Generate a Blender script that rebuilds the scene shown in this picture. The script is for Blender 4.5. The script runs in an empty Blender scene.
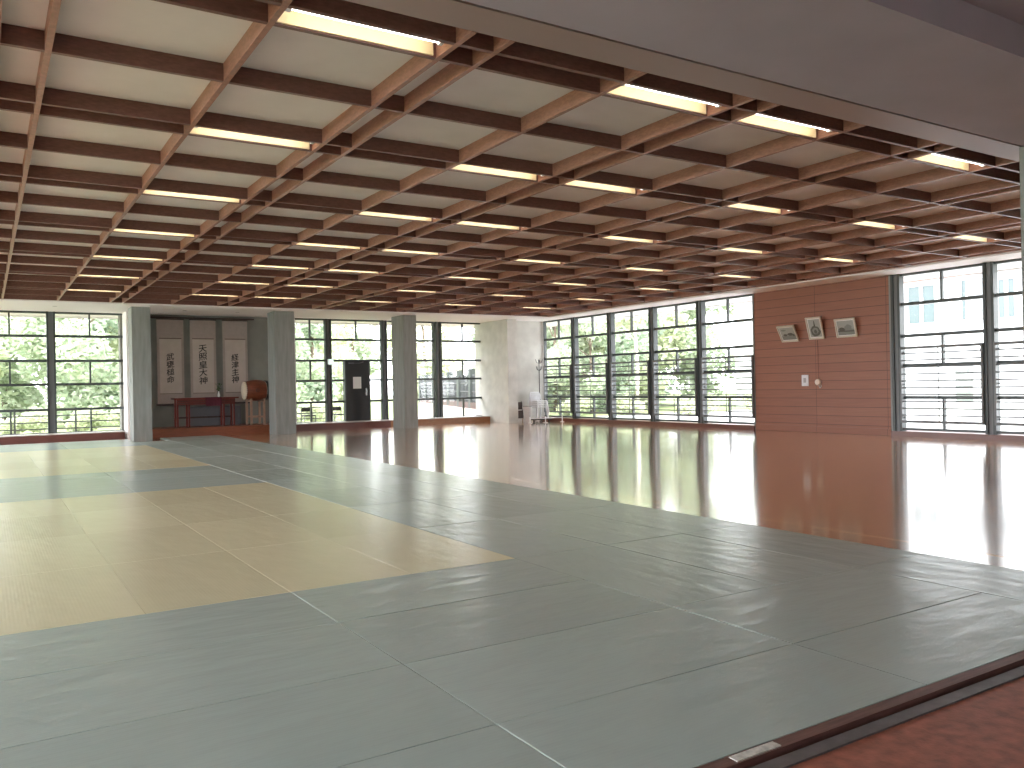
import bpy, bmesh, math, random
from mathutils import Vector, Matrix

random.seed(7)
U = 1.4                      # one unit of the survey (eye height above the mats) in metres
EYE = 1.02                   # eye height above the wooden floor, in units
C = bpy.context.scene.collection
SC = bpy.context.scene


def V(x, y, z):
    return Vector((x * U, y * U, (z + EYE) * U))


# ------------------------------------------------------------------ materials
def mat(name, col, rough=0.6, spec=0.5, metal=0.0, noise=0.0, nscale=4.0, stretch=(1, 1, 1), bump=0.0, bscale=40.0,
        bstretch=(1, 1, 1), col2=None, rand=0.0, coat=0.0, bdist=0.01, rnoise=0.0):
    m = bpy.data.materials.new(name)
    m.use_nodes = True
    nt = m.node_tree
    n, l = nt.nodes, nt.links
    b = n['Principled BSDF']
    b.inputs['Roughness'].default_value = rough
    b.inputs['Specular IOR Level'].default_value = spec
    b.inputs['Metallic'].default_value = metal
    b.inputs['Coat Weight'].default_value = coat
    b.inputs['Coat Roughness'].default_value = 0.08
    b.inputs['Base Color'].default_value = (*col, 1)
    tc = n.new('ShaderNodeTexCoord')
    src = None
    if noise or col2:
        mp = n.new('ShaderNodeMapping')
        mp.inputs['Scale'].default_value = stretch
        l.new(tc.outputs['Object'], mp.inputs['Vector'])
        t = n.new('ShaderNodeTexNoise')
        t.inputs['Scale'].default_value = nscale
        t.inputs['Detail'].default_value = 5
        l.new(mp.outputs[0], t.inputs['Vector'])
        r = n.new('ShaderNodeMapRange')
        r.inputs['From Min'].default_value = 0.3
        r.inputs['From Max'].default_value = 0.7
        l.new(t.outputs['Fac'], r.inputs['Value'])
        mx = n.new('ShaderNodeMix')
        mx.data_type = 'RGBA'
        c2 = col2 if col2 else tuple(max(0, c * (1 - noise)) for c in col)
        c1 = col if col2 else tuple(min(1, c * (1 + noise)) for c in col)
        mx.inputs['A'].default_value = (*c1, 1)
        mx.inputs['B'].default_value = (*c2, 1)
        l.new(r.outputs[0], mx.inputs['Factor'])
        src = mx.outputs['Result']
        if rnoise:
            rr = n.new('ShaderNodeMapRange')
            rr.inputs['To Min'].default_value = rough - rnoise
            rr.inputs['To Max'].default_value = rough + rnoise
            l.new(t.outputs['Fac'], rr.inputs['Value'])
            l.new(rr.outputs[0], b.inputs['Roughness'])
    if rand:
        oi = n.new('ShaderNodeObjectInfo')
        mr = n.new('ShaderNodeMapRange')
        mr.inputs['To Min'].default_value = 1 - rand
        mr.inputs['To Max'].default_value = 1 + rand
        l.new(oi.outputs['Random'], mr.inputs['Value'])
        hs = n.new('ShaderNodeHueSaturation')
        l.new(mr.outputs[0], hs.inputs['Value'])
        if src:
            l.new(src, hs.inputs['Color'])
        else:
            hs.inputs['Color'].default_value = (*col, 1)
        src = hs.outputs['Color']
    if src:
        l.new(src, b.inputs['Base Color'])
    if bump:
        mp2 = n.new('ShaderNodeMapping')
        mp2.inputs['Scale'].default_value = bstretch
        l.new(tc.outputs['Object'], mp2.inputs['Vector'])
        t2 = n.new('ShaderNodeTexNoise')
        t2.inputs['Scale'].default_value = bscale
        t2.inputs['Detail'].default_value = 3
        l.new(mp2.outputs[0], t2.inputs['Vector'])
        bp = n.new('ShaderNodeBump')
        bp.inputs['Strength'].default_value = bump
        bp.inputs['Distance'].default_value = bdist
        l.new(t2.outputs['Fac'], bp.inputs['Height'])
        l.new(bp.outputs[0], b.inputs['Normal'])
    return m


def emit(name, col, s):
    m = bpy.data.materials.new(name)
    m.use_nodes = True
    nt = m.node_tree
    nt.nodes.clear()
    e = nt.nodes.new('ShaderNodeEmission')
    e.inputs['Color'].default_value = (*col, 1)
    e.inputs['Strength'].default_value = s
    o = nt.nodes.new('ShaderNodeOutputMaterial')
    nt.links.new(e.outputs[0], o.inputs['Surface'])
    return m


def glass_mat():
    m = bpy.data.materials.new('window_glass')
    m.use_nodes = True
    nt = m.node_tree
    n, l = nt.nodes, nt.links
    n.clear()
    lw = n.new('ShaderNodeLayerWeight')
    pw = n.new('ShaderNodeMath')
    pw.operation = 'POWER'
    pw.inputs[1].default_value = 5
    l.new(lw.outputs['Facing'], pw.inputs[0])
    ma = n.new('ShaderNodeMath')
    ma.operation = 'MULTIPLY_ADD'
    ma.inputs[1].default_value = 0.92
    ma.inputs[2].default_value = 0.07
    l.new(pw.outputs[0], ma.inputs[0])
    tr = n.new('ShaderNodeBsdfTransparent')
    tr.inputs['Color'].default_value = (0.93, 0.97, 0.96, 1)
    gl = n.new('ShaderNodeBsdfGlossy')
    gl.inputs['Roughness'].default_value = 0.02
    mx = n.new('ShaderNodeMixShader')
    l.new(ma.outputs[0], mx.inputs[0])
    l.new(tr.outputs[0], mx.inputs[1])
    l.new(gl.outputs[0], mx.inputs[2])
    o = n.new('ShaderNodeOutputMaterial')
    l.new(mx.outputs[0], o.inputs['Surface'])
    return m


def leaf_mat(name, c1, c2):
    m = bpy.data.materials.new(name)
    m.use_nodes = True
    nt = m.node_tree
    n, l = nt.nodes, nt.links
    n.clear()
    g = n.new('ShaderNodeNewGeometry')
    mx = n.new('ShaderNodeMix')
    mx.data_type = 'RGBA'
    mx.inputs['A'].default_value = (*c1, 1)
    mx.inputs['B'].default_value = (*c2, 1)
    l.new(g.outputs['Random Per Island'], mx.inputs['Factor'])
    d = n.new('ShaderNodeBsdfDiffuse')
    t = n.new('ShaderNodeBsdfTranslucent')
    l.new(mx.outputs['Result'], d.inputs['Color'])
    l.new(mx.outputs['Result'], t.inputs['Color'])
    ms = n.new('ShaderNodeMixShader')
    ms.inputs[0].default_value = 0.45
    l.new(d.outputs[0], ms.inputs[1])
    l.new(t.outputs[0], ms.inputs[2])
    o = n.new('ShaderNodeOutputMaterial')
    l.new(ms.outputs[0], o.inputs['Surface'])
    return m


def plank_mat(name, c1, c2, width, length, along_y=True, rough=0.12, gap=0.0015, bump=0.15, axis='XY', coat=0.0, rnoise=0.0):
    """Boards laid out by a brick texture, with wood grain."""
    m = bpy.data.materials.new(name)
    m.use_nodes = True
    nt = m.node_tree
    n, l = nt.nodes, nt.links
    b = n['Principled BSDF']
    b.inputs['Roughness'].default_value = rough
    b.inputs['Coat Weight'].default_value = coat
    b.inputs['Coat Roughness'].default_value = 0.10
    tc = n.new('ShaderNodeTexCoord')
    mp = n.new('ShaderNodeMapping')
    if axis == 'XY':
        mp.inputs['Rotation'].default_value = (0, 0, math.pi / 2 if along_y else 0)
    elif axis == 'YZ':                       # boards run along Y on a wall facing X
        sx = n.new('ShaderNodeSeparateXYZ')
        cx = n.new('ShaderNodeCombineXYZ')
        l.new(tc.outputs['Object'], sx.inputs[0])
        l.new(sx.outputs['Y'], cx.inputs['X'])
        l.new(sx.outputs['Z'], cx.inputs['Y'])
    l.new(cx.outputs[0] if axis == 'YZ' else tc.outputs['Object'], mp.inputs['Vector'])
    br = n.new('ShaderNodeTexBrick')
    br.inputs['Scale'].default_value = 1
    if axis == 'YZ':
        br.offset = 0.0
    br.inputs['Brick Width'].default_value = length
    br.inputs['Row Height'].default_value = width
    br.inputs['Mortar Size'].default_value = gap
    br.inputs['Mortar Smooth'].default_value = 0.3
    br.inputs['Color1'].default_value = (*c1, 1)
    br.inputs['Color2'].default_value = (*c2, 1)
    br.inputs['Mortar'].default_value = (*[c * 0.3 for c in c2], 1)
    l.new(mp.outputs[0], br.inputs['Vector'])
    mg = n.new('ShaderNodeMapping')
    mg.inputs['Scale'].default_value = (0.7, 14, 14)
    l.new(mp.outputs[0], mg.inputs['Vector'])
    t = n.new('ShaderNodeTexNoise')
    t.inputs['Scale'].default_value = 2
    t.inputs['Detail'].default_value = 5
    l.new(mg.outputs[0], t.inputs['Vector'])
    mr = n.new('ShaderNodeMapRange')
    mr.inputs['To Min'].default_value = 0.8
    mr.inputs['To Max'].default_value = 1.2
    l.new(t.outputs['Fac'], mr.inputs['Value'])
    hs = n.new('ShaderNodeHueSaturation')
    l.new(mr.outputs[0], hs.inputs['Value'])
    l.new(br.outputs['Color'], hs.inputs['Color'])
    l.new(hs.outputs[0], b.inputs['Base Color'])
    if rnoise:
        rr = n.new('ShaderNodeMapRange')
        rr.inputs['To Min'].default_value = rough - rnoise
        rr.inputs['To Max'].default_value = rough + rnoise
        l.new(t.outputs['Fac'], rr.inputs['Value'])
        l.new(rr.outputs[0], b.inputs['Roughness'])
    if bump:
        bp = n.new('ShaderNodeBump')
        bp.invert = True
        bp.inputs['Strength'].default_value = bump
        bp.inputs['Distance'].default_value = 0.004
        l.new(br.outputs['Fac'], bp.inputs['Height'])
        l.new(bp.outputs[0], b.inputs['Normal'])
    return m


def mat_mat(name, col, col2, wavy=0.34):
    """Vinyl judo mat: woven straw pattern, shallow waves, slight sheen."""
    m = bpy.data.materials.new(name)
    m.use_nodes = True
    nt = m.node_tree
    n, l = nt.nodes, nt.links
    b = n['Principled BSDF']
    b.inputs['Roughness'].default_value = 0.25
    b.inputs['Specular IOR Level'].default_value = 0.5
    tc = n.new('ShaderNodeTexCoord')
    t = n.new('ShaderNodeTexNoise')
    t.inputs['Scale'].default_value = 1.7
    t.inputs['Detail'].default_value = 4
    l.new(tc.outputs['Object'], t.inputs['Vector'])
    mx = n.new('ShaderNodeMix')
    mx.data_type = 'RGBA'
    mx.inputs['A'].default_value = (*col, 1)
    mx.inputs['B'].default_value = (*col2, 1)
    l.new(t.outputs['Fac'], mx.inputs['Factor'])
    oi = n.new('ShaderNodeObjectInfo')
    mr = n.new('ShaderNodeMapRange')
    mr.inputs['To Min'].default_value = 0.93
    mr.inputs['To Max'].default_value = 1.07
    l.new(oi.outputs['Random'], mr.inputs['Value'])
    hs = n.new('ShaderNodeHueSaturation')
    l.new(mr.outputs[0], hs.inputs['Value'])
    l.new(mx.outputs['Result'], hs.inputs['Color'])
    l.new(hs.outputs[0], b.inputs['Base Color'])
    wv = n.new('ShaderNodeTexWave')
    wv.wave_type = 'BANDS'
    wv.bands_direction = 'Y'
    wv.inputs['Scale'].default_value = 14
    wv.inputs['Distortion'].default_value = 0.6
    wv.inputs['Detail'].default_value = 2
    l.new(tc.outputs['Object'], wv.inputs['Vector'])
    mp = n.new('ShaderNodeMapping')
    mp.inputs['Scale'].default_value = (0.35, 1, 1)
    l.new(tc.outputs['Object'], mp.inputs['Vector'])
    t2 = n.new('ShaderNodeTexNoise')
    t2.inputs['Scale'].default_value = 7
    t2.inputs['Detail'].default_value = 2
    l.new(mp.outputs[0], t2.inputs['Vector'])
    b1 = n.new('ShaderNodeBump')
    b1.inputs['Strength'].default_value = wavy
    b1.inputs['Distance'].default_value = 0.03
    l.new(t2.outputs['Fac'], b1.inputs['Height'])
    b2 = n.new('ShaderNodeBump')
    b2.inputs['Strength'].default_value = 0.10
    b2.inputs['Distance'].default_value = 0.002
    l.new(wv.outputs['Fac'], b2.inputs['Height'])
    l.new(b1.outputs[0], b2.inputs['Normal'])
    l.new(b2.outputs[0], b.inputs['Normal'])
    return m


M = {}
M['mat_green'] = mat_mat('sage_vinyl', (0.375, 0.45, 0.43), (0.34, 0.41, 0.39))
M['mat_yellow'] = mat_mat('straw_vinyl', (0.64, 0.60, 0.42), (0.59, 0.555, 0.385), 0.16)
M['floor'] = plank_mat('polished_floorboards', (0.58, 0.31, 0.15), (0.54, 0.285, 0.135), 0.075, 1.8, True, rough=0.2, gap=0.0006, bump=0.02, rnoise=0.05, coat=1.0)
M['panel'] = plank_mat('stained_wall_boards', (0.315, 0.128, 0.078), (0.295, 0.118, 0.072), 0.231, 2.098, True, rough=0.42, gap=0.006, bump=0.6, axis='YZ')
M['entry'] = mat('red_brown_stone', (0.30, 0.095, 0.06), 0.5, noise=0.35, nscale=14, bump=0.3, bscale=90, bdist=0.004)
M['beam'] = mat('beam_wood', (0.31, 0.15, 0.11), 0.45, noise=0.22, nscale=3, stretch=(6, 6, 20))
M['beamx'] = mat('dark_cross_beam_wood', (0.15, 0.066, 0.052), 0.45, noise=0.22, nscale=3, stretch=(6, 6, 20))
M['ceil'] = mat('ceiling_board', (0.70, 0.66, 0.66), 0.8, noise=0.04, nscale=3)
M['white'] = mat('white_plaster', (0.88, 0.85, 0.85), 0.75)
M['conc'] = mat('board_formed_concrete', (0.245, 0.255, 0.242), 0.75, noise=0.14, nscale=2.2, stretch=(5, 5, 0.6), bump=0.15, bscale=30, bstretch=(3, 3, 0.3))
M['concbeam'] = mat('grey_painted_concrete', (0.42, 0.38, 0.44), 0.8, noise=0.05, nscale=1.5)
M['concwall'] = mat('pale_concrete', (0.60, 0.59, 0.55), 0.75, noise=0.10, nscale=2.5, bump=0.1, bscale=20)
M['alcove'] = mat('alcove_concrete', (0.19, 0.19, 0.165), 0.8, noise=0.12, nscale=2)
M['steel'] = mat('dark_painted_steel', (0.055, 0.065, 0.065), 0.4)
M['steelg'] = mat('grey_painted_steel', (0.15, 0.16, 0.165), 0.4, 0.5)
M['black'] = mat('black_paint', (0.02, 0.02, 0.022), 0.4)
M['curb'] = mat('maroon_wood_curb', (0.16, 0.06, 0.05), 0.35, noise=0.15, nscale=5, stretch=(1, 1, 6))
M['curb_lit'] = mat('lit_wood_curb', (0.36, 0.16, 0.07), 0.35, noise=0.15, nscale=5, stretch=(1, 1, 6))  # same curb wood, its lit stretch painted lighter and more orange
M['sill'] = mat('pale_sill', (0.62, 0.60, 0.60), 0.35)
M['plat'] = mat('red_brown_platform', (0.20, 0.06, 0.028), 0.4, noise=0.15, nscale=4, stretch=(1, 8, 8))
M['track'] = mat('worn_track_steel', (0.12, 0.11, 0.115), 0.45, metal=0.3, noise=0.25, nscale=12)
M['groove'] = mat('groove_black', (0.015, 0.011, 0.011), 0.8)
M['sillwood'] = mat('threshold_wood', (0.13, 0.06, 0.05), 0.5, noise=0.3, nscale=6, stretch=(1, 12, 12))
M['tape'] = mat('worn_white_tape', (0.62, 0.6, 0.55), 0.6, noise=0.25, nscale=30)
M['glass'] = glass_mat()
M['paper'] = mat('scroll_paper', (0.44, 0.375, 0.33), 0.8, noise=0.05, nscale=4)
M['mount'] = mat('scroll_mount_cloth', (0.33, 0.275, 0.245), 0.8, noise=0.06, nscale=8)
M['band'] = mat('scroll_band', (0.16, 0.12, 0.10), 0.7)
M['ink'] = mat('ink', (0.012, 0.012, 0.012), 0.7)
M['lacq'] = mat('red_lacquered_wood', (0.15, 0.022, 0.015), 0.3, noise=0.2, nscale=6, stretch=(1, 8, 8))
M['darkwood'] = mat('dark_wood', (0.05, 0.028, 0.022), 0.45, noise=0.25, nscale=6)
M['cloth'] = mat('maroon_cloth', (0.09, 0.010, 0.022), 0.8)
M['porc'] = mat('white_porcelain', (0.75, 0.74, 0.7), 0.25)
M['drumwood'] = mat('drum_wood', (0.17, 0.045, 0.022), 0.28, noise=0.3, nscale=3, stretch=(1, 6, 6))
M['hide'] = mat('drum_hide', (0.66, 0.55, 0.42), 0.6, noise=0.08, nscale=5)
M['standwood'] = mat('stand_wood', (0.34, 0.21, 0.15), 0.5, noise=0.15, nscale=6)
M['frame'] = mat('pale_picture_frame', (0.62, 0.56, 0.46), 0.5)
M['photo'] = mat('grey_photo_print', (0.36, 0.37, 0.34), 0.4)
M['photod'] = mat('dark_print', (0.10, 0.10, 0.085), 0.5)
M['photom'] = mat('mid_grey_print', (0.22, 0.23, 0.21), 0.5)
M['whitepl'] = mat('white_plastic', (0.80, 0.80, 0.82), 0.4)
M['greypl'] = mat('grey_translucent_plastic', (0.45, 0.43, 0.42), 0.4)
M['notice'] = mat('white_paper', (0.80, 0.80, 0.78), 0.7)
M['chrome'] = mat('bright_metal', (0.6, 0.6, 0.6), 0.25, metal=1.0)
M['tube'] = emit('lit_tube', (1.0, 0.96, 0.90), 5.0)
M['lit_face_plate'] = mat('cream_lit_face', (0.85, 0.72, 0.45), 0.5)  # added plate, cream stands for the tube-lit beam face
M['deck'] = mat('terrace_paving', (0.26, 0.20, 0.17), 0.6, noise=0.1, nscale=3)
M['ground'] = mat('ground_soil', (0.16, 0.20, 0.08), 0.9, noise=0.3, nscale=2)
M['bldg'] = mat('white_render', (0.62, 0.63, 0.64), 0.8)
M['bglass'] = mat('grey_blue_window_glass', (0.09, 0.12, 0.125), 0.2)
M['bdoor'] = mat('grey_green_panel', (0.13, 0.15, 0.135), 0.6)
M['galv'] = mat('galvanised_steel', (0.13, 0.14, 0.155), 0.45, metal=0.2)
M['fencebase'] = mat('maroon_fence_base', (0.06, 0.025, 0.024), 0.6)
M['bark'] = mat('bark', (0.16, 0.12, 0.09), 0.9, noise=0.3, nscale=8, bump=0.5, bscale=30)
M['barkpale'] = mat('pale_bark', (0.62, 0.58, 0.5), 0.8, noise=0.2, nscale=8)
M['leafA'] = leaf_mat('leaf_bright', (0.45, 0.50, 0.33), (0.74, 0.77, 0.60))
M['leafB'] = leaf_mat('leaf_mid', (0.34, 0.42, 0.30), (0.66, 0.70, 0.56))
M['leafC'] = leaf_mat('leaf_deep', (0.26, 0.34, 0.25), (0.56, 0.62, 0.50))
M['sprig'] = leaf_mat('sprig_leaf', (0.05, 0.10, 0.04), (0.09, 0.16, 0.06))


# ------------------------------------------------------------------ mesh helpers (survey units)
class MB:
    def __init__(s):
        s.bm = bmesh.new()
        s.mi = 0

    def _tag(s, faces):
        for f in faces:
            f.material_index = s.mi

    def box(s, x0, x1, y0, y1, z0, z1, bev=0.0):
        vs = []
        a, b = V(min(x0, x1), min(y0, y1), min(z0, z1)), V(max(x0, x1), max(y0, y1), max(z0, z1))
        r = bmesh.ops.create_cube(s.bm, size=1)
        for v in r['verts']:
            v.co = Vector([a[i] if v.co[i] < 0 else b[i] for i in range(3)])
        fs = set(f for v in r['verts'] for f in v.link_faces)
        s._tag(fs)
        if bev:
            es = list(set(e for v in r['verts'] for e in v.link_edges))
            q = bmesh.ops.bevel(s.bm, geom=es, offset=bev, segments=2, profile=0.5, affect='EDGES')
            s._tag(q['faces'])
        return s

    def obox(s, p, q, w, h):
        """A bar of width w and height h (units) from p to q (unit points)."""
        a, b = V(*p), V(*q)
        d = (b - a)
        L = d.length
        d.normalize()
        up = Vector((0, 0, 1)) if abs(d.z) < 0.95 else Vector((0, 1, 0))
        sx = d.cross(up).normalized()
        uy = sx.cross(d).normalized()
        r = bmesh.ops.create_cube(s.bm, size=1)
        for v in r['verts']:
            v.co = a + d * L * (v.co.x + 0.5) + sx * (v.co.y * w * U) + uy * (v.co.z * h * U)
        s._tag(set(f for v in r['verts'] for f in v.link_faces))
        return s

    def tube(s, pts, r, seg=8, caps=True):
        """A round tube through unit points; r in units or a list of radii."""
        P = [V(*p) for p in pts]
        R = [x * U for x in (r if isinstance(r, (list, tuple)) else [r] * len(P))]
        rings = []
        prev = None
        for i, p in enumerate(P):
            d = (P[min(i + 1, len(P) - 1)] - P[max(i - 1, 0)]).normalized()
            if prev is None:
                up = Vector((0, 0, 1)) if abs(d.z) < 0.9 else Vector((1, 0, 0))
                sx = d.cross(up).normalized()
            else:
                sx = (prev - d * prev.dot(d)).normalized()
            prev = sx
            uy = sx.cross(d).normalized()
            rings.append([s.bm.verts.new(p + (sx * math.cos(t) + uy * math.sin(t)) * R[i]) for t in
                          [2 * math.pi * k / seg for k in range(seg)]])
        fs = []
        for a, b in zip(rings, rings[1:]):
            for k in range(seg):
                f = s.bm.faces.new((a[k], a[(k + 1) % seg], b[(k + 1) % seg], b[k]))
                f.smooth = True
                fs.append(f)
        if caps:
            fs.append(s.bm.faces.new(rings[0][::-1]))
            fs.append(s.bm.faces.new(rings[-1]))
        s._tag(fs)
        return s

    def quad(s, a, b, c, d):
        f = s.bm.faces.new([s.bm.verts.new(V(*p)) for p in (a, b, c, d)])
        s._tag([f])
        return s

    def prism(s, poly, n):
        """Extrude a flat polygon of unit points by the vector n (units)."""
        nv = Vector(n) * U
        a = [s.bm.verts.new(V(*p)) for p in poly]
        b = [s.bm.verts.new(v.co + nv) for v in a]
        fs = [s.bm.faces.new(a[::-1]), s.bm.faces.new(b)]
        for i in range(len(a)):
            j = (i + 1) % len(a)
            fs.append(s.bm.faces.new((a[i], a[j], b[j], b[i])))
        s._tag(fs)
        return s

    def build(s, name, m, parent=None, loc=None, kind=None):
        bmesh.ops.recalc_face_normals(s.bm, faces=s.bm.faces[:])
        off = Vector((0, 0, 0))
        if parent is not None:
            p = parent
            while p is not None:
                off += p.location
                p = p.parent
        elif loc is not None:
            off = V(*loc)
        me = bpy.data.meshes.new(name)
        bmesh.ops.translate(s.bm, verts=s.bm.verts[:], vec=-off)
        s.bm.to_mesh(me)
        s.bm.free()
        for x in (m if isinstance(m, (list, tuple)) else [m]):
            me.materials.append(x)
        o = bpy.data.objects.new(name, me)
        C.objects.link(o)
        if parent is not None:
            o.parent = parent
        elif loc is not None:
            o.location = off
        if kind:
            o['kind'] = kind
        return o


def tag(o, label, cat, group=None):
    o['label'] = label
    o['category'] = cat
    if group:
        o['group'] = group
    return o


def thing(name, label, cat, loc, group=None):
    o = bpy.data.objects.new(name, None)
    o.empty_display_size = 0.1
    C.objects.link(o)
    o.location = V(*loc)
    return tag(o, label, cat, group)


def dup(root, loc, label, rotz=None, scale=None):
    r = root.copy()
    C.objects.link(r)
    r.location = V(*loc)
    if rotz is not None:
        r.rotation_euler = (0, 0, rotz)
    if scale is not None:
        r.scale = (scale,) * 3
    r['label'] = label
    for ch in root.children:
        c = ch.copy()
        C.objects.link(c)
        c.parent = r
        for g in ch.children:
            d = g.copy()
            C.objects.link(d)
            d.parent = c
    return r


ORD = ['first', 'second', 'third', 'fourth', 'fifth', 'sixth', 'seventh', 'eighth', 'ninth', 'tenth', 'eleventh',
       'twelfth', 'thirteenth', 'fourteenth', 'fifteenth']
S = 'structure'

# ------------------------------------------------------------------ room shell
XR, YF, XL, YB = 13.55, 20.8, -4.0, -4.0
FL = -EYE
ZS = 1.80                      # white soffit
ZB = 1.82                      # underside of the ceiling grid
ZC = 1.925                     # ceiling boards above the grid
H = ZB

MB().box(XL, XR + .4, 1.60, YF + .1, FL - .15, FL).build('floor', M['floor'], kind=S)
MB().box(XL, XR + .4, YB, 1.485, FL - .2, -1.016).build('floor_entrance', M['entry'], kind=S)
# threshold between the mats and the entrance floor
m = MB()
m.box(XL, XR, 1.555, 1.60, FL - .1, -1.0 - .002)
m.build('trim_threshold', M['sillwood'], kind=S)
MB().box(XL, XR, 1.533, 1.555, FL - .2, FL - .04).build('trim_groove', M['groove'], kind=S)
m = MB()
m.box(XL, XR, 1.485, 1.533, FL - .2, -1.01)
m.build('trim_track', M['track'], kind=S)
tag(MB().box(1.66, 1.83, 1.561, 1.592, -1.002, -.999).build('tape_strip', M['tape'], loc=(1.745, 1.575, -1.002)),
    'worn white tape strip stuck on the dark wooden threshold', 'tape')
# pale line on the wooden floor
MB().box(4.832, 4.85, 1.6, 18.5, FL, FL + .0006).build('floor_line', mat('pale_floor_line', (0.72, 0.45, 0.24), 0.2, coat=1.0), kind=S)

# ceiling boards, roof, soffits
MB().box(XL, 13.1, 3.4, 18.9, ZC, ZC + .25).build('ceiling', M['ceil'], kind=S)
m = MB()
m.box(12.86, XR + 1.15, YB, YF + 1.2, ZS, ZS + .4)
m.build('ceiling_soffit_right', M['white'], kind=S)
MB().box(XL - 1.1, 12.86, 18.52, YF + 1.2, ZS, ZS + .4).build('ceiling_soffit_far', M['white'], kind=S)
# eaves board outside
MB().box(14.66, 14.74, 3, YF + 1.2, ZS - .03, ZS + .1).build('trim_eaves_right', M['white'], kind=S)
MB().box(XL - 1.1, 14.74, YF + 1.12, YF + 1.2, ZS - .03, ZS + .1).build('trim_eaves_far', M['white'], kind=S)
# near concrete beam, its column, and the lower ceiling of the entrance
m = MB()
m.box(XL, 12.86, 2.45, 3.405, ZS - .005, ZS + .6)
m.build('beam_concrete', M['concbeam'], kind=S)
MB().box(XL, XR, YB, 2.45, 1.98, 2.3).build('ceiling_entrance', M['concbeam'], kind=S)
MB().box(6.95, 7.45, 2.95, 3.45, FL, ZS).build('column', M['conc'], kind=S, loc=(7.2, 3.2, FL))
m = MB()
m.box(XL, 12.86, 3.45, 3.725, ZB, ZB + .04)
m.box(XL, 12.86, 3.45, 3.49, ZB - .012, ZB + .1)
m.build('trim_edge_beam', mat('edge_beam_paint', (0.34, 0.26, 0.25), 0.5), kind=S)

# ceiling grid: each beam an object
TH = .032
MOD = 1.143
xs = []
for k in range(-3, 6):
    base = .045 + MOD * (k + 1) - MOD
    xs += [base, base + .128, base + .128 + .505]
xs.append(.045 + MOD * 6)
xs.append(.173 + MOD * 6)
xs = sorted(x * H for x in xs)
ys = []
for k in range(0, 7):
    base = 2.152 + MOD * k
    ys += [base, base + .128, base + .128 + .503]
ys.append(2.152 + MOD * 7)
ys = [y * H for y in ys]
for x in xs:
    if x < XL + .1 or x > 12.85:
        continue
    MB().box(x - TH / 2, x + TH / 2, 3.73, 18.5, ZB, ZC + .01).build('ceiling_beam', M['beam'], kind=S, loc=(x, 3.73, ZB))
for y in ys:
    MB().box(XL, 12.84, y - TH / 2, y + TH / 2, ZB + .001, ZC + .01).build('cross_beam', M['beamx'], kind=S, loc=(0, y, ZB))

# side and back walls (outside the picture)
MB().box(XL, XR, YB - .2, YB, FL - .2, 2.3).build('wall_back', M['concwall'], kind=S)
m = MB()
m.box(XL - .3, XL, YB, -3.1, FL - .2, 2.3)
m.box(XL - .3, XL, -3.1, YF + .3, FL - .2, -.88)
m.box(XL - .3, XL, -3.1, YF + .3, ZS, 2.3)
m.build('wall_left', M['concwall'], kind=S)
# right wall: curb, panelled stretch, stretch beyond the frame
MB().box(XR - .06, XR + .3, 8.9, 12.0, FL, ZS).build('wall_right', M['panel'], kind=S)
MB().box(XR - .12, XR + .3, 12.0, 19.75, FL, -.93).build('baseboard_right', mat('red_brown_curb', (0.15, 0.058, 0.042), 0.35), kind=S)
MB().box(XR - .12, XR + .3, 3.0, 8.9, FL, -.93).build('baseboard_right.001', bpy.data.materials['red_brown_curb'], kind=S)
MB().box(XR, XR + .3, YB, 3.0, FL, 2.3).build('wall_right.001', M['concwall'], kind=S)
MB().box(XR - .075, XR + .02, 8.86, 8.925, FL, ZS).build('trim_panel_edge', M['conc'], kind=S)
MB().box(XR - .075, XR + .02, 11.985, 12.02, FL, ZS).build('trim_panel_edge.001', M['conc'], kind=S)
m = MB()
m.box(XR - .085, XR - .055, 8.93, 11.98, FL, -.90)
m.box(XR - .075, XR - .055, 8.93, 11.98, -.745, -.735)
m.build('baseboard_panel', M['panel'], kind=S)

# far wall
for i, (a, b, mm) in enumerate(((XL, 2.62, 'curb'), (6.0, 9.0, 'curb'), (9.0, 12.03, 'curb_lit'))):
    MB().box(a, b, 20.3, YF + .12, FL, -.865).build('baseboard_far' if i == 0 else 'baseboard_far.%03d' % i, M[mm], kind=S)
    MB().box(a, b, 20.28, YF + .12, -.865, -.845).build('trim_sill' if i == 0 else 'trim_sill.%03d' % i, M['sill'], kind=S)
MB().box(2.67, 2.86, 20.2, 21.1, FL, ZS).build('wall_far_jamb', M['white'], kind=S)
MB().box(6.42, 6.62, 20.7, 21.1, FL, ZS).build('wall_far_jamb.001', M['white'], kind=S)
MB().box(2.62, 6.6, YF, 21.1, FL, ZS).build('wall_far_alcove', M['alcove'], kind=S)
MB().box(12.33, XR + .1, 19.78, 20.1, FL, ZS).build('wall_far_corner', M['concwall'], kind=S)
MB().box(12.03, 12.33, 19.3, 21.1, FL, ZS).build('column.001', M['concwall'], kind=S, loc=(12.13, 20, FL))
MB().box(12.34, 12.52, 19.7, 19.79, FL, ZS - .01).build('trim_corner', M['concwall'], kind=S)
for i, (a, b, y1) in enumerate(((2.62, 2.985, 19.5), (5.603, 6.066, 19.55), (8.81, 9.166, 19.72))):
    MB().box(a, b, 19.0, y1, FL, ZS, bev=.008).build('column.%03d' % (i + 2), M['conc'], kind=S, loc=((a + b) / 2, 19.2, FL))
# raised platform of the alcove
MB().box(2.99, 6.0, 19.75, YF, FL, -.81).build('floor_alcove', M['plat'], kind=S)
MB().box(2.99, 5.6, 20.66, YF, 1.71, 1.745).build('trim_picture_rail', M['darkwood'], kind=S)


# ------------------------------------------------------------------ windows
ROWS = [1.79, 1.27, .73, .215, -.335, -.86]
NW = [0]


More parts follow.
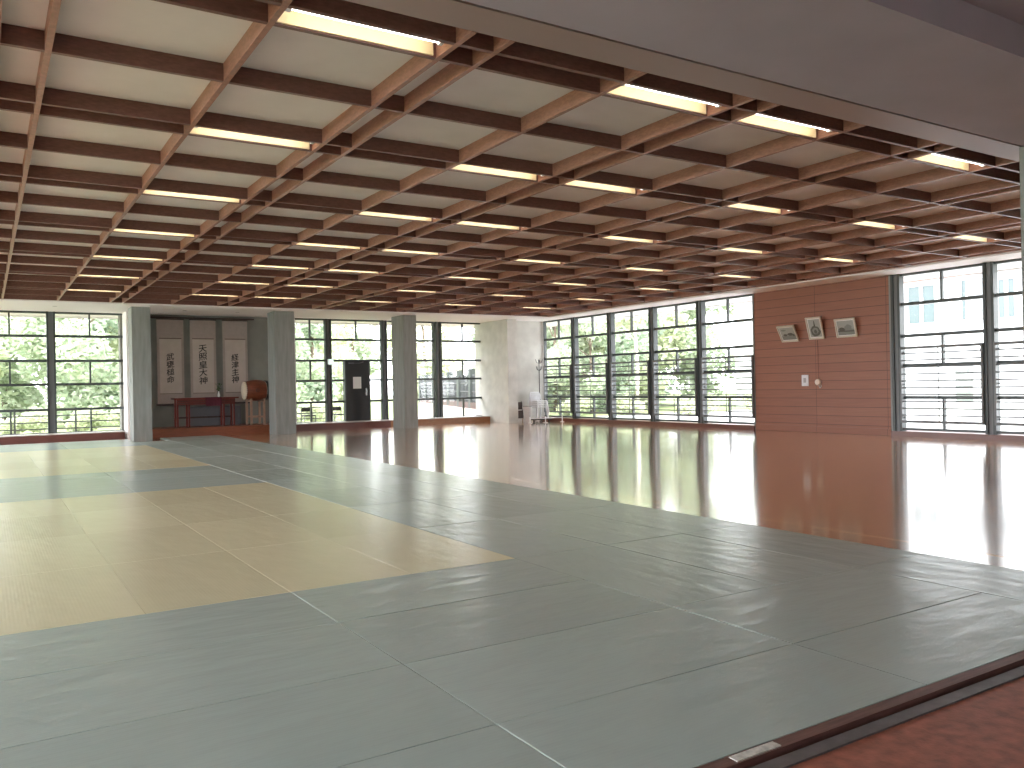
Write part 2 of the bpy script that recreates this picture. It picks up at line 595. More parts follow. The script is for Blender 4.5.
def window(axis, pos, a, b, rows=ROWS, mid=(0, 2, 4), fw=.026, door=None):
    """One bay of glazing, in the plane X=pos or Y=pos, between a and b."""
    NW[0] += 1
    m = MB()
    d = .045

    def bar(u0, u1, z0, z1, dd=d):
        if axis == 'x':
            m.box(pos - dd, pos + dd, u0, u1, z0, z1)
        else:
            m.box(u0, u1, pos - dd, pos + dd, z0, z1)
    bar(a, a + fw, rows[-1], rows[0])
    bar(b - fw, b, rows[-1], rows[0])
    for i, z in enumerate(rows):
        if i == 0:
            bar(a, b, z - .03, z + .012)
        elif i == len(rows) - 1:
            bar(a, b, z - .012, z + .03, d * 1.4)
        else:
            bar(a, b, z - .027, z + .027)
    c = (a + b) / 2
    for i in mid:
        bar(c - .017, c + .017, rows[i + 1], rows[i], .03)
    o = m.build('window_%d' % NW[0], M['steel'], kind=S, loc=(pos, c, rows[-1]) if axis == 'x' else (c, pos, rows[-1]))
    g = MB()
    e = .004
    if axis == 'x':
        g.quad((pos + e, a, rows[-1]), (pos + e, b, rows[-1]), (pos + e, b, rows[0]), (pos + e, a, rows[0]))
    else:
        g.quad((a, pos + e, rows[-1]), (b, pos + e, rows[-1]), (b, pos + e, rows[0]), (a, pos + e, rows[0]))
    g.build('glass', M['glass'], parent=o)
    return o


NP = [0]


def post(axis, pos, c, w=.085, z0=-.93, z1=ZS):
    """I-shaped steel window post: two dark flanges and a grey web."""
    NP[0] += 1
    m = MB()
    if axis == 'x':
        m.box(pos - .085, pos + .05, c - w, c - w + .045, z0, z1)
        m.box(pos - .085, pos + .05, c + w - .045, c + w, z0, z1)
        m.mi = 1
        m.box(pos - .06, pos + .04, c - w + .045, c + w - .045, z0, z1)
    else:
        m.box(c - w, c - w + .035, pos - .09, pos + .05, z0, z1)
        m.box(c + w - .035, c + w, pos - .09, pos + .05, z0, z1)
        m.mi = 1
        m.box(c - w + .035, c + w - .035, pos - .05, pos + .04, z0, z1)
    return m.build('trim_window_post' if NP[0] == 1 else 'trim_window_post.%03d' % (NP[0] - 1), [M['steel'], M['steelg']],
                   kind=S, loc=(pos, c, z0) if axis == 'x' else (c, pos, z0))


RB = [12.02, 13.55, 15.13, 16.72, 18.27, 19.72]
RN = [4.05, 5.63, 7.2, 8.80]
RROWS = [1.79, 1.27, .72, .21, -.345, -.90]
for a, b in zip(RB, RB[1:]):
    window('x', XR, a + (0 if a == 12.02 else .06), b - (.06 if b < 19.7 else 0), RROWS)
for a, b in zip(RN, RN[1:]):
    window('x', XR, a + .06, b - .06, RROWS)
for c in RB[1:-1]:
    post('x', XR, c)
for c in RN:
    post('x', XR, c)
# floor brackets under the posts
m = None
# guard rails inside the right windows
def guard(y0, y1):
    x = XR - .10
    t = thing('guard_rail', '', 'railing', (XR - .1, (y0 + y1) / 2, -.93), 'steel guard rails inside the right-hand windows')
    zt, zb = .53, -.765
    f = MB()
    f.box(x - .02, x + .02, y0, y1, zt - .045, zt)
    f.box(x - .02, x + .02, y0, y1, zb - .015, zb + .03)
    f.box(x - .03, x + .03, y0, y0 + .03, zb - .015, zt)
    f.box(x - .03, x + .03, y1 - .03, y1, zb - .015, zt)
    f.build('rail_frame', M['steelg'], parent=t)
    w = MB()
    n = 11
    for i in range(1, n):
        z = zb + (zt - zb) * i / n
        w.box(x - .006, x + .006, y0 + .03, y1 - .03, z - .012, z + .012)
    yc = (y0 + y1) / 2 + .04
    w.tube([(x + .012, yc, zb), (x + .012, yc, zt)], .009, 6)
    w.build('rail_bars', M['steelg'], parent=t)
    for yy in (y0 + .05, y1 - .05):
        for z in (zt - .1, -.12, zb + .08):
            MB().box(x + .02, XR - .045, yy - .012, yy + .012, z - .012, z + .012).build('bracket', M['steel'], parent=t)
    return t


gl = []
for a, b in list(zip(RB, RB[1:])) + list(zip(RN, RN[1:])):
    gl.append((a, b))
names = {12.02: 'nearest the left edge of the red-brown board wall', 13.55: 'second bay left of the board wall',
         15.13: 'middle bay of the five left of the board wall', 16.72: 'second bay from the pale concrete corner',
         18.27: 'bay beside the pale concrete corner', 7.2: 'first bay right of the red-brown board wall',
         5.63: 'second bay right of the red-brown board wall', 4.05: 'third bay right of the red-brown board wall'}
for a, b in gl:
    t = guard(a + (-.02 if a == 12.02 else .085), b - .085)
    t['label'] = 'grey horizontal-bar guard rail, ' + names[a]

# far wall windows
for a, b in ((-1.86, -.31), (-.31, 1.24), (1.24, 2.70)):
    window('y', YF, a + .06, b - (.06 if b < 2 else 0))
for c in (-1.86, -.31, 1.24):
    post('y', YF, c, .085, z0=-.85)
window('y', YF, 6.62, 7.44)
window('y', YF, 7.56, 8.99)
window('y', YF, 9.11, 10.54)
window('y', YF, 10.76, 12.15)
for c in (7.5, 9.05, 10.65):
    post('y', YF, c, .075, z0=-.85)
# left wall glazing (outside the picture, lights the hall)
for k in range(10):
    a = -3.1 + k * 2.42
    window('x', XL - .1, a, a + 2.42, RROWS)

# black door set in the middle far window
d = MB()
d.box(7.945, 8.58, YF - .10, YF - .05, -.845, .73, bev=.01)
door = d.build('door_1', M['black'], kind=S, loc=(8.26, YF - .07, -.845))
f = MB()
f.box(7.915, 7.945, YF - .11, YF + .05, -.845, .755)
f.box(8.58, 8.61, YF - .11, YF + .05, -.845, .755)
f.box(7.945, 8.58, YF - .11, YF + .05, .73, .755)
f.build('door_frame', M['steel'], parent=door)
h = MB()
h.tube([(8.5, YF - .10, -.13), (8.5, YF - .15, -.13), (8.43, YF - .15, -.13)], .011, 8)
h.box(8.475, 8.525, YF - .108, YF - .098, -.2, .0, bev=.003)
h.build('door_handle', M['chrome'], parent=door)
h = MB()
h.box(8.02, 8.16, YF - .135, YF - .10, .645, .675, bev=.004)
h.tube([(8.12, YF - .14, .655), (8.3, YF - .19, .66), (8.42, YF - .13, .69)], .007, 6)
h.build('door_closer', M['galv'], parent=door)
tag(MB().box(8.135, 8.36, YF - .106, YF - .1005, -.005, .30).build('notice_sheet', M['notice'], loc=(8.25, YF - .103, -.005)),
    'white paper notice stuck on the black door', 'notice')
# small lit sign box on the post beside the door
sg = thing('exit_lamp', 'small pale green lit lamp box on the window post left of the black door', 'lamp', (7.5, YF - .2, .66))
MB().box(7.43, 7.57, YF - .235, YF - .165, .62, .76, bev=.006).build('lamp_housing', M['whitepl'], parent=sg)
MB().box(7.44, 7.56, YF - .241, YF - .236, .63, .75).build('lamp_face', emit('pale_green_lamp', (0.72, 1.0, 0.90), 0.55), parent=sg)

# ------------------------------------------------------------------ judo mats
GAP = .0016
ZM = -1.0


def judo_mat(x0, x1, y0, y1, kind, label, group):
    g = GAP if kind == 'green' else GAP * .4
    o = MB().box(x0 + g, x1 - g, y0 + g, y1 - g, FL, ZM, bev=.003 if kind == 'green' else .0012)
    dz = random.uniform(-.0008, .0008) * (1 if kind == 'green' else .3)
    o = o.build('judo_mat', M['mat_' + kind], loc=((x0 + x1) / 2, (y0 + y1) / 2, FL))
    for v in o.data.vertices:
        if v.co.z > .02:
            v.co.z += dz * U
    if (x1 - x0) < (y1 - y0):      # weave runs across the short side
        for v in o.data.vertices:
            v.co.x, v.co.y = -v.co.y, v.co.x
        o.rotation_euler.z = -math.pi / 2
    tag(o, label, 'mat', group)
    return o


YR = [1.60, 2.135, 2.79, 3.447, 4.103]
XM = [-1.365, -.05, 1.265, 2.58]
rown = ['front row by the threshold', 'second row from the threshold', 'third row from the threshold',
        'fourth row, before the yellow']
for r in range(4):
    cells = list(zip(XM, XM[1:]))
    if r < 2:
        cells.append((2.58, 3.885))
    for i, (a, b) in enumerate(cells):
        judo_mat(a, b, YR[r], YR[r + 1], 'green', 'sage green judo mat, %s, %s from the left' % (rown[r], ORD[i]),
                 'green judo mats laid crosswise near the entrance')
# right border: columns of lengthwise mats along the wooden floor
cols = [(2.58, 3.245, 2.79), (3.245, 3.885, 2.79)]
for ci, (a, b, y) in enumerate(cols):
    n = 0
    while y < (18.3 if ci == 0 else 19.4):
        y1 = min(y + 1.308, 18.6 if ci == 0 else 19.72)
        judo_mat(a, b, y, y1, 'green', 'sage green lengthwise judo mat %s, %s from the front' %
                 (('beside the yellow mats' if ci == 0 else 'in the middle border column'), ORD[n]),
                 'green judo mats of the right border')
        y = y1
        n += 1
y, n = 1.60, 0
while y < 19.4:
    y1 = min(y + (1.19 if n == 0 else 1.308), 19.72)
    judo_mat(3.885, 4.49, y, y1, 'green', 'sage green judo mat edging the wooden floor, %s from the front' % ORD[n],
             'green judo mats of the right border')
    y = y1
    n += 1
# near yellow area
YY = [4.103, 5.41, 6.68, 7.93, 9.135]
XY = [-.71, -.05, .60, 1.265, 1.922, 2.58]
for ci, (a, b) in enumerate(zip(XY, XY[1:])):
    for ri, (c, d) in enumerate(zip(YY, YY[1:])):
        judo_mat(a, b, c, d, 'yellow', 'near straw yellow judo mat, %s column from right, %s from the front' %
                 (ORD[4 - ci], ORD[ri]), 'yellow judo mats of the near area')
# green band between the yellow areas
for r in range(4):
    for i, (a, b) in enumerate(zip(XM, XM[1:])):
        judo_mat(a, b, 9.135 + .658 * r, 9.135 + .658 * (r + 1), 'green',
                 'sage green judo mat between the two yellow areas, %s row, %s from the left' % (ORD[r], ORD[i]),
                 'green judo mats between the yellow areas')
YZ = [11.767, 13.12, 14.47, 15.82, 17.17]
for ci, (a, b) in enumerate(zip(XY, XY[1:])):
    for ri, (c, d) in enumerate(zip(YZ, YZ[1:])):
        judo_mat(a, b, c, d, 'yellow', 'far straw yellow judo mat, %s column from right, %s from the front' %
                 (ORD[4 - ci], ORD[ri]), 'yellow judo mats of the far area')
for r in range(2):
    for i, (a, b) in enumerate(zip(XM, XM[1:])):
        judo_mat(a, b, 17.17 + .655 * r, 17.17 + .655 * (r + 1), 'green',
                 'sage green judo mat behind the far yellow area, %s row, %s from the left' % (ORD[r], ORD[i]),
                 'green judo mats at the far end')
for r in range(2):
    for i, (a, b) in enumerate(((-1.365, -.05), (-.05, 1.265), (1.265, 2.58))):
        judo_mat(a, b, 18.48 + .655 * r, 18.48 + .655 * (r + 1), 'green',
                 'sage green judo mat at the far window curb, %s row, %s from the left' % (ORD[r], ORD[i]),
                 'green judo mats at the far end')

# ------------------------------------------------------------------ ceiling lamps
def lamp():
    """A bare tube in the gap between two cross beams, with a cream plate added for the lit face of the far beam."""
    t = thing('ceiling_lamp', '', 'lamp', (0, 0, ZB), 'fluorescent tubes in the ceiling grid')
    L = .44
    w = .128 * H
    MB().tube([(-.40, .062, ZB + .030), (.40, .062, ZB + .030)], .0135, 10).build('tube', M['tube'], parent=t)
    for sx in (-1, 1):
        MB().box(sx * .40, sx * .425, .045, .08, ZB + .01, ZB + .06, bev=.004).build('lamp_holder', M['whitepl'], parent=t)
    r = MB()
    r.box(-L, L, w - .030, w - .0175, ZB + .008, ZB + .095)
    r.box(-L, L, .018, w - .0175, ZB + .085, ZB + .098)
    r.build('lit_face_plate', M['lit_face_plate'], parent=t)
    return t


LX = [(.674 + 1.176) / 2, (.674 + 1.176) / 2 + MOD] + [1.304 + .2525 + MOD * k for k in (1, 2, 3, 4)]
proto = None
for r in range(7):
    for i, cx in enumerate(LX):
        if r == 0 and i == 5:
            continue
        x, y = cx * H, ys[3 * r] 
        lab = 'lit ceiling tube, %s row from the grey concrete beam, %s from the left' % (ORD[r], ORD[i])
        if proto is None:
            proto = lamp()
            proto.location = V(x, y, ZB)
            proto['label'] = lab
        else:
            dup(proto, (x, y, ZB), lab)
# small recessed lights in the white soffit
for i, (x, y) in enumerate(((1.242, 19.45), (3.785, 19.58), (4.95, 19.65))):
    m = MB()
    m.tube([(x, y, ZS - .004), (x, y, ZS + .001)], .045, 20)
    t = m.build('recessed_light', M['greypl'], loc=(x, y, ZS))
    tag(t, ['small round recessed light in the white soffit over the left window', 'small round recessed light above the left scroll',
            'small round recessed light above the right scroll'][i], 'light', 'recessed soffit lights')

# ------------------------------------------------------------------ alcove
YS = YF - .06


def text_mesh(body, size, bold, sx=1.0):
    c = bpy.data.curves.new('lettering', 'FONT')
    c.body = body
    c.size = size
    c.align_x = 'CENTER'
    c.space_line = 1.0
    c.extrude = 0.0008
    c.offset = bold
    o = bpy.data.objects.new('lettering_source', c)
    C.objects.link(o)
    bpy.context.view_layer.update()
    dg = bpy.context.evaluated_depsgraph_get()
    me = bpy.data.meshes.new_from_object(o.evaluated_get(dg))
    C.objects.unlink(o)
    bpy.data.objects.remove(o)
    bpy.data.curves.remove(c)
    return me


def scroll(x0, x1, chars, zt, zb, label, cw):
    ztop, zbot = 1.70, -.29
    xc = (x0 + x1) / 2
    t = thing('hanging_scroll', label, 'scroll', (xc, YS, zbot), 'calligraphy scrolls in the alcove')
    MB().box(x0, x1, YS, YS + .008, zbot, ztop).build('scroll_mount', M['mount'], parent=t)
    MB().box(x0 + .055, x1 - .055, YS - .004, YS, -.03, 1.235).build('scroll_paper', M['paper'], parent=t)
    MB().box(x0 + .05, x1 - .05, YS - .006, YS, 1.235, 1.26).build('scroll_band', M['band'], parent=t)
    MB().box(x0 + .05, x1 - .05, YS - .006, YS, -.045, -.03).build('scroll_band', M['band'], parent=t)
    MB().tube([(x0 - .01, YS, ztop), (x1 + .01, YS, ztop)], .014, 8).build('top_rod', M['darkwood'], parent=t)
    MB().tube([(x0 - .04, YS, zbot), (x1 + .04, YS, zbot)], .022, 10).build('bottom_roller', M['darkwood'], parent=t)
    MB().tube([(x0 + .15, YS, ztop), (xc, YS + .01, 1.735), (x1 - .15, YS, ztop)], .005, 6).build('hanging_cord', M['darkwood'], parent=t)
    # lettering: one column of characters
    bm = bmesh.new()
    n = len(chars)
    hgt = (zt - zb) / n
    for i, ch in enumerate(chars):
        me = text_mesh(ch, 1.0, 0.006 if ch == '甕' else 0.011)
        xsv = [v.co.x for v in me.vertices]
        ysv = [v.co.y for v in me.vertices]
        cx, cy = (max(xsv) + min(xsv)) / 2, (max(ysv) + min(ysv)) / 2
        w, h = max(xsv) - min(xsv), max(ysv) - min(ysv)
        sx = sz = min(cw / w, hgt * .92 / h)
        sx = min(cw / w, sx * 1.25)
        zc = zt - hgt * (i + .5)
        for v in me.vertices:
            # a slight brush-like slant
            px = (v.co.x - cx) * sx
            pz = (v.co.y - cy) * sz + px * .16
            v.co = V(xc - .01 + px, YS - .0055 - v.co.z * .5, zc + pz) - t.location
        bm.from_mesh(me)
        bpy.data.meshes.remove(me)
    me = bpy.data.meshes.new('lettering')
    bm.to_mesh(me)
    bm.free()
    me.materials.append(M['ink'])
    o = bpy.data.objects.new('lettering', me)
    C.objects.link(o)
    o.parent = t


scroll(3.385, 3.975, '武甕槌命', .91, .205, 'left hanging scroll of the alcove, four black brushed characters', .17)
scroll(4.115, 4.705, '天照皇大神', 1.11, .165, 'middle hanging scroll of the alcove, five larger black characters', .19)
scroll(4.86, 5.45, '経津主神', .90, .185, 'right hanging scroll of the alcove, four black characters, beside the drum', .17)

# altar table
ZP = -.81
t = thing('altar_table', 'long dark red altar table in front of the three scrolls', 'table', (4.36, 20.28, ZP))
m = MB()
m.box(3.62, 5.06, 20.1, 20.46, -.175, -.14, bev=.008)
m.build('tabletop', M['lacq'], parent=t)
m = MB()
m.box(3.70, 4.98, 20.13, 20.15, -.30, -.175)
m.build('apron', M['lacq'], parent=t)
m = MB()
for z in (-.215, -.262):
    m.box(3.70, 4.98, 20.124, 20.131, z - .008, z + .008)
m.build('apron_moulding', M['darkwood'], parent=t)
for x in (3.70, 3.95, 4.72, 4.95):
    for y in (20.15, 20.42):
        MB().box(x - .02, x + .02, y - .02, y + .02, ZP, -.175, bev=.005).build('leg', M['lacq'], parent=t)
MB().box(3.70, 4.95, 20.40, 20.43, -.62, -.58).build('stretcher', M['darkwood'], parent=t)
# maroon cloth over the table
m = MB()
x0, x1 = 4.30, 4.66
N = 16
for i in range(N):
    a, b = x0 + (x1 - x0) * i / N, x0 + (x1 - x0) * (i + 1) / N
    wa, wb = .008 * math.sin(i * 1.9), .008 * math.sin((i + 1) * 1.9)
    m.quad((a, 20.44, -.136), (b, 20.44, -.136), (b, 20.09, -.136), (a, 20.09, -.136))
    m.quad((a, 20.09, -.136), (b, 20.09, -.136), (b, 20.075 + wb, -.34), (a, 20.075 + wa, -.34))
bmesh.ops.remove_doubles(m.bm, verts=m.bm.verts[:], dist=.0005)
o = m.build('table_cloth', M['cloth'], loc=(4.48, 20.27, -.136))
sm = o.modifiers.new('thickness', 'SOLIDIFY')
sm.thickness = .004
tag(o, 'maroon cloth draped over the middle of the altar table', 'cloth')
# vase with a leafy sprig
t = thing('flower_vase', 'small white vase with a leafy sprig on the maroon cloth', 'vase', (4.63, 20.22, -.136))
MB().tube([(4.63, 20.22, -.136), (4.63, 20.22, -.115), (4.63, 20.22, -.07), (4.63, 20.22, -.03), (4.63, 20.22, -.008)],
          [.022, .030, .026, .013, .018], 14).build('vase_body', M['porc'], parent=t)
m = MB()
for k in range(26):
    a = random.uniform(0, 6.28)
    r = random.uniform(.01, .075)
    z = random.uniform(.03, .19)
    p = Vector((4.63 + r * math.cos(a), 20.22 + r * math.sin(a), z))
    u = Vector((random.uniform(-1, 1), random.uniform(-1, 1), random.uniform(-.6, 1))).normalized() * .026
    w = Vector((random.uniform(-1, 1), random.uniform(-1, 1), random.uniform(-1, 1))).normalized() * .014
    m.quad(p - u, p - w, p + u, p + w)
m.build('leaf_sprig', M['sprig'], parent=t)
m = MB()
for k in range(4):
    a = k * 1.6
    m.tube([(4.63, 20.22, -.02), (4.63 + .05 * math.cos(a), 20.22 + .05 * math.sin(a), .15)], .003, 5)
m.build('stem', M['sprig'], parent=t)
# dark cabinet behind the table
t = thing('low_cabinet', 'low dark grey cabinet behind the altar table', 'cabinet', (4.55, 20.62, ZP))
MB().box(4.02, 5.2, 20.5, 20.73, ZP, -.36, bev=.006).build('cabinet_body', mat('dark_grey_cabinet', (0.11, 0.11, 0.12), 0.5), parent=t)
for i in range(3):
    a = 4.04 + i * .385
    d = MB().box(a, a + .37, 20.488, 20.50, ZP + .03, -.38, bev=.003).build('cabinet_door', mat('cabinet_door_%d' % i, (0.12, 0.12, 0.13), 0.5), parent=t)
    MB().box(a + .33, a + .345, 20.478, 20.49, -.63, -.55).build('door_pull', M['galv'], parent=d)

# taiko drum on its stand
DX0, DX1, DY, DZ = 5.17, 5.70, 20.1, .0
t = thing('taiko_drum', 'big red-brown barrel drum with a cream skin head on a wooden stand', 'drum', ((DX0 + DX1) / 2, DY, DZ))
n = 11
pts, rad = [], []
for i in range(n):
    u = i / (n - 1)
    pts.append((DX0 + (DX1 - DX0) * u, DY, DZ))
    rad.append(.20 + .055 * math.sin(math.pi * u))
body = MB().tube(pts, rad, 32).build('drum_body', M['drumwood'], parent=t)
for sx, x in ((-1, DX0), (1, DX1)):
    hd = MB().tube([(x - sx * .035, DY, DZ), (x, DY, DZ), (x + sx * .012, DY, DZ), (x + sx * .014, DY, DZ)], [.214, .208, .196, .01], 32).build(
        'drum_head', M['hide'], parent=t)
    k = MB()
    for j in range(28):
        a = 2 * math.pi * j / 28
        k.tube([(x - sx * .028, DY + .214 * math.cos(a), DZ + .214 * math.sin(a)),
                (x - sx * .028, DY + .224 * math.cos(a), DZ + .224 * math.sin(a))], .008, 6)
    k.build('tacks', M['black'], parent=hd)
    if sx > 0:
        MB().tube([(x - .03, DY, DZ), (x + .03, DY, DZ)], .232, 32).build('head_cover', M['black'], parent=t)
k = MB()
k.tube([(5.43 + .035 * math.cos(a), DY - .265, DZ + .035 * math.sin(a)) for a in [i * math.pi / 8 for i in range(17)]], .007, 6)
k.build('ring_handle', M['black'], parent=t)
t = thing('drum_stand', 'light wooden stand with splayed legs under the barrel drum', 'stand', ((DX0 + DX1) / 2, DY, ZP))
for x in (DX0 + .12, DX1 - .11):
    c = MB()
    c.prism([(x - .02, DY - .24, -.19), (x - .02, DY - .24, -.27), (x - .02, DY + .24, -.27), (x - .02, DY + .24, -.19),
             (x - .02, DY + .12, -.232), (x - .02, DY, -.2555), (x - .02, DY - .12, -.232)], (.04, 0, 0))
    c.build('cradle', M['standwood'], parent=t)
    for sy in (-1, 1):
        MB().obox((x, DY + sy * .2, ZP), (x, DY + sy * .2, -.265), .045, .045).build('leg', M['standwood'], parent=t)
for sy in (-1, 1):
    MB().obox((DX0 + .12, DY + sy * .2, -.62), (DX1 - .11, DY + sy * .2, -.62), .03, .04).build('stretcher', M['standwood'], parent=t)

# ------------------------------------------------------------------ pictures and small things on the board wall
XW = XR - .06


def picture(y0, y1, zb, zt, lean, prints, label, roll=0.0):
    """Framed picture hanging face-down-tilted: foot on the wall, head leaning out by `lean`."""
    yc = (y0 + y1) / 2
    t = thing('framed_picture', label, 'picture', (XW, yc, zb), 'framed pictures on the board wall')
    hgt = zt - zb
    ang = math.atan2(lean, hgt)
    L = math.hypot(lean, hgt)

    def P(u, v, d):           # u along the wall (left is +Y), v up the picture, d out of its face
        return (XW - .012 - math.sin(ang) * v - math.cos(ang) * d, y0 + (y1 - y0) * u, zb + math.cos(ang) * v - math.sin(ang) * d)

    def slab(mb, u0, u1, v0, v1, d0, d1):
        mb.prism([P(u0, v0 * L, d0), P(u1, v0 * L, d0), P(u1, v1 * L, d0), P(u0, v1 * L, d0)],
                 Vector(P(0, 0, d1)) - Vector(P(0, 0, d0)))
    f = MB()
    e, g = .045 / (y1 - y0) * .55, .045 / L * .55
    slab(f, 0, 1, 0, g, 0, .03)
    slab(f, 0, 1, 1 - g, 1, 0, .03)
    slab(f, 0, e, g, 1 - g, 0, .03)
    slab(f, 1 - e, 1, g, 1 - g, 0, .03)
    f.build('picture_frame', M['frame'], parent=t)
    b = MB()
    slab(b, e, 1 - e, g, 1 - g, .004, .012)
    b.build('mat_board', M['notice'], parent=t)
    pr = MB()
    for k, (mi, poly) in enumerate(prints):
        pr.mi = mi
        q = [P(1 - u, v * L, .013 + .0006 * k) for u, v in poly]
        f_ = pr.bm.faces.new([pr.bm.verts.new(V(*p)) for p in q])
        f_.material_index = mi
    pr.build('print', [M['photo'], M['photom'], M['photod']], parent=t)
    c = MB()
    for u in (.2, .8):
        c.tube([P(u, L * .97, 0), (XW, y0 + (y1 - y0) * u, zb + hgt * 1.05)], .004, 5)
    c.build('hanging_wire', M['black'], parent=t)
    return t


def blob(cx, cy, rx, ry, n=18, j=.12):
    return [(cx + rx * (1 + random.uniform(-j, j)) * math.cos(2 * math.pi * k / n),
             cy + ry * (1 + random.uniform(-j, j)) * math.sin(2 * math.pi * k / n)) for k in range(n)]


full = [(.1, .12), (.9, .12), (.9, .88), (.1, .88)]
pr1 = [(0, full), (1, [(.1, .12), (.9, .12), (.9, .42), (.1, .36)]), (2, blob(.32, .42, .12, .07)), (2, blob(.62, .46, .16, .09)),
       (2, blob(.8, .40, .06, .08)), (1, blob(.3, .72, .14, .05))]
pr2 = [(0, [(.13, .1), (.87, .1), (.87, .9), (.13, .9)]), (2, blob(.5, .36, .33, .24)), (1, blob(.5, .38, .2, .15)),
       (2, [(.44, .55), (.56, .55), (.52, .84), (.48, .84)]), (2, blob(.5, .34, .1, .09))]
pr3 = [(0, full), (1, [(.1, .12), (.9, .12), (.9, .4), (.6, .5), (.3, .42), (.1, .46)]), (2, blob(.3, .42, .14, .12)),
       (1, blob(.62, .5, .18, .16)), (2, [(.1, .3), (.9, .28), (.9, .34), (.1, .36)])]
picture(10.84, 11.25, .76, 1.065, .17, pr1, 'leftmost tilted picture on the board wall, wide and low, grey landscape scene')
picture(10.255, 10.60, .77, 1.185, .12, pr2, 'middle tilted picture on the board wall, upright, dark round motif')
picture(9.55, 9.98, .77, 1.11, .09, pr3, 'rightmost tilted picture on the board wall, wide, grey scene')

t = thing('wall_switch_plate', 'small white rectangular plate on the board wall below the pictures', 'switch', (XW, 10.735, -.02))
MB().box(XW - .02, XW, 10.66, 10.813, -.127, .09, bev=.006).build('plate', M['whitepl'], parent=t)
MB().box(XW - .026, XW - .02, 10.705, 10.765, -.06, .03, bev=.003).build('rocker', M['greypl'], parent=t)
t = thing('wall_phone', 'small round cream intercom with hanging cord beside the white plate', 'intercom', (XW, 10.43, -.06))
MB().tube([(XW, 10.43, -.055), (XW - .04, 10.43, -.055), (XW - .055, 10.43, -.055)], [.062, .06, .045], 20).build('intercom_body', M['whitepl'] if False else mat('cream_plastic', (0.80, 0.66, 0.54), 0.4), parent=t)
MB().tube([(XW - .02, 10.42, -.11), (XW - .03, 10.38, -.17), (XW - .03, 10.35, -.13), (XW - .02, 10.38, -.09)], .006, 6).build('cord', M['porc'], parent=t)
MB().tube([(XW - .01, 10.43, .0), (XW - .01, 10.43, .75)], .0035, 6).build('cable', mat('brown_cable', (0.17, 0.06, 0.04), .5), parent=t)

# ------------------------------------------------------------------ things in the far right corner
# stacked white plastic chairs on a dolly
dol = thing('chair_dolly', 'low black wheeled dolly under the stacked white chairs in the corner', 'dolly', (13.0, 19.3, FL))
MB().box(12.68, 13.3, 19.08, 19.55, FL + .05, FL + .09, bev=.008).build('platform', M['black'], parent=dol)
for x in (12.74, 13.24):
    for y in (19.14, 19.49):
        MB().tube([(x - .015, y, FL + .027), (x + .015, y, FL + .027)], .027, 12).build('wheel', M['black'], parent=dol)
zc0 = FL + .09


def plastic_chair(label, loc):
    t = thing('plastic_chair', label, 'chair', loc, 'white plastic chairs stacked in the corner')
    X, Y, Z = loc
    s = MB()
    s.box(X - .17, X + .17, Y - .17, Y + .17, Z + .30, Z + .325, bev=.01)
    s.build('seat', M['whitepl'], parent=t)
    b = MB()
    b.tube([(X - .17, Y + .16, Z + .31), (X - .17, Y + .20, Z + .48), (X - .13, Y + .215, Z + .555), (X + .13, Y + .215, Z + .555),
            (X + .17, Y + .20, Z + .48), (X + .17, Y + .16, Z + .31)], .016, 8)
    for k in range(-3, 4):
        b.box(X + k * .044 - .012, X + k * .044 + .012, Y + .185, Y + .195, Z + .31, Z + .55)
    b.build('backrest', M['whitepl'], parent=t)
    for sx in (-1, 1):
        for sy in (-1, 1):
            MB().obox((X + sx * .19, Y + sy * .19, Z), (X + sx * .155, Y + sy * .155, Z + .30), .03, .03).build('leg', M['whitepl'], parent=t)
    return t


ch = plastic_chair('white plastic chair at the bottom of the corner stack', (13.0, 19.3, zc0))
for i, w in enumerate(('second from the bottom of the corner stack', 'third from the bottom of the corner stack', 'on top of the corner stack')):
    dup(ch, (13.0, 19.3 - .012 * (i + 1), zc0 + .055 * (i + 1)), 'white plastic chair ' + w)
# coat stand
t = thing('coat_stand', 'thin black coat stand with hooks beside the stacked chairs', 'stand', (13.25, 19.60, FL))
MB().tube([(13.25, 19.60, FL), (13.25, 19.60, .70)], .012, 8).build('pole', M['black'], parent=t)
for k in range(8):
    a = k * .785
    z = .66 if k % 2 else .46
    MB().tube([(13.25, 19.60, z - .06), (13.25 + .07 * math.cos(a), 19.60 + .07 * math.sin(a), z - .03),
               (13.25 + .10 * math.cos(a), 19.60 + .10 * math.sin(a), z + .06)], .007, 6).build('hook', M['black'], parent=t)
for k in range(3):
    a = k * 2.09 + .5
    MB().tube([(13.25, 19.60, FL + .1), (13.25 + .13 * math.cos(a), 19.60 + .13 * math.sin(a), FL + .012)], .01, 6).build('foot', M['black'], parent=t)
# grey bin
t = thing('waste_bin', 'small grey waste bin against the pale concrete corner', 'bin', (12.40, 18.95, FL))
MB().tube([(12.40, 18.95, FL), (12.40, 18.95, FL + .01), (12.40, 18.95, FL + .42), (12.40, 18.95, FL + .44)], [.085, .09, .115, .12], 20).build('bin_body', M['greypl'], parent=t)
MB().tube([(12.40, 18.95, FL + .435), (12.40, 18.95, FL + .455)], .124, 20).build('rim', M['conc'], parent=t)
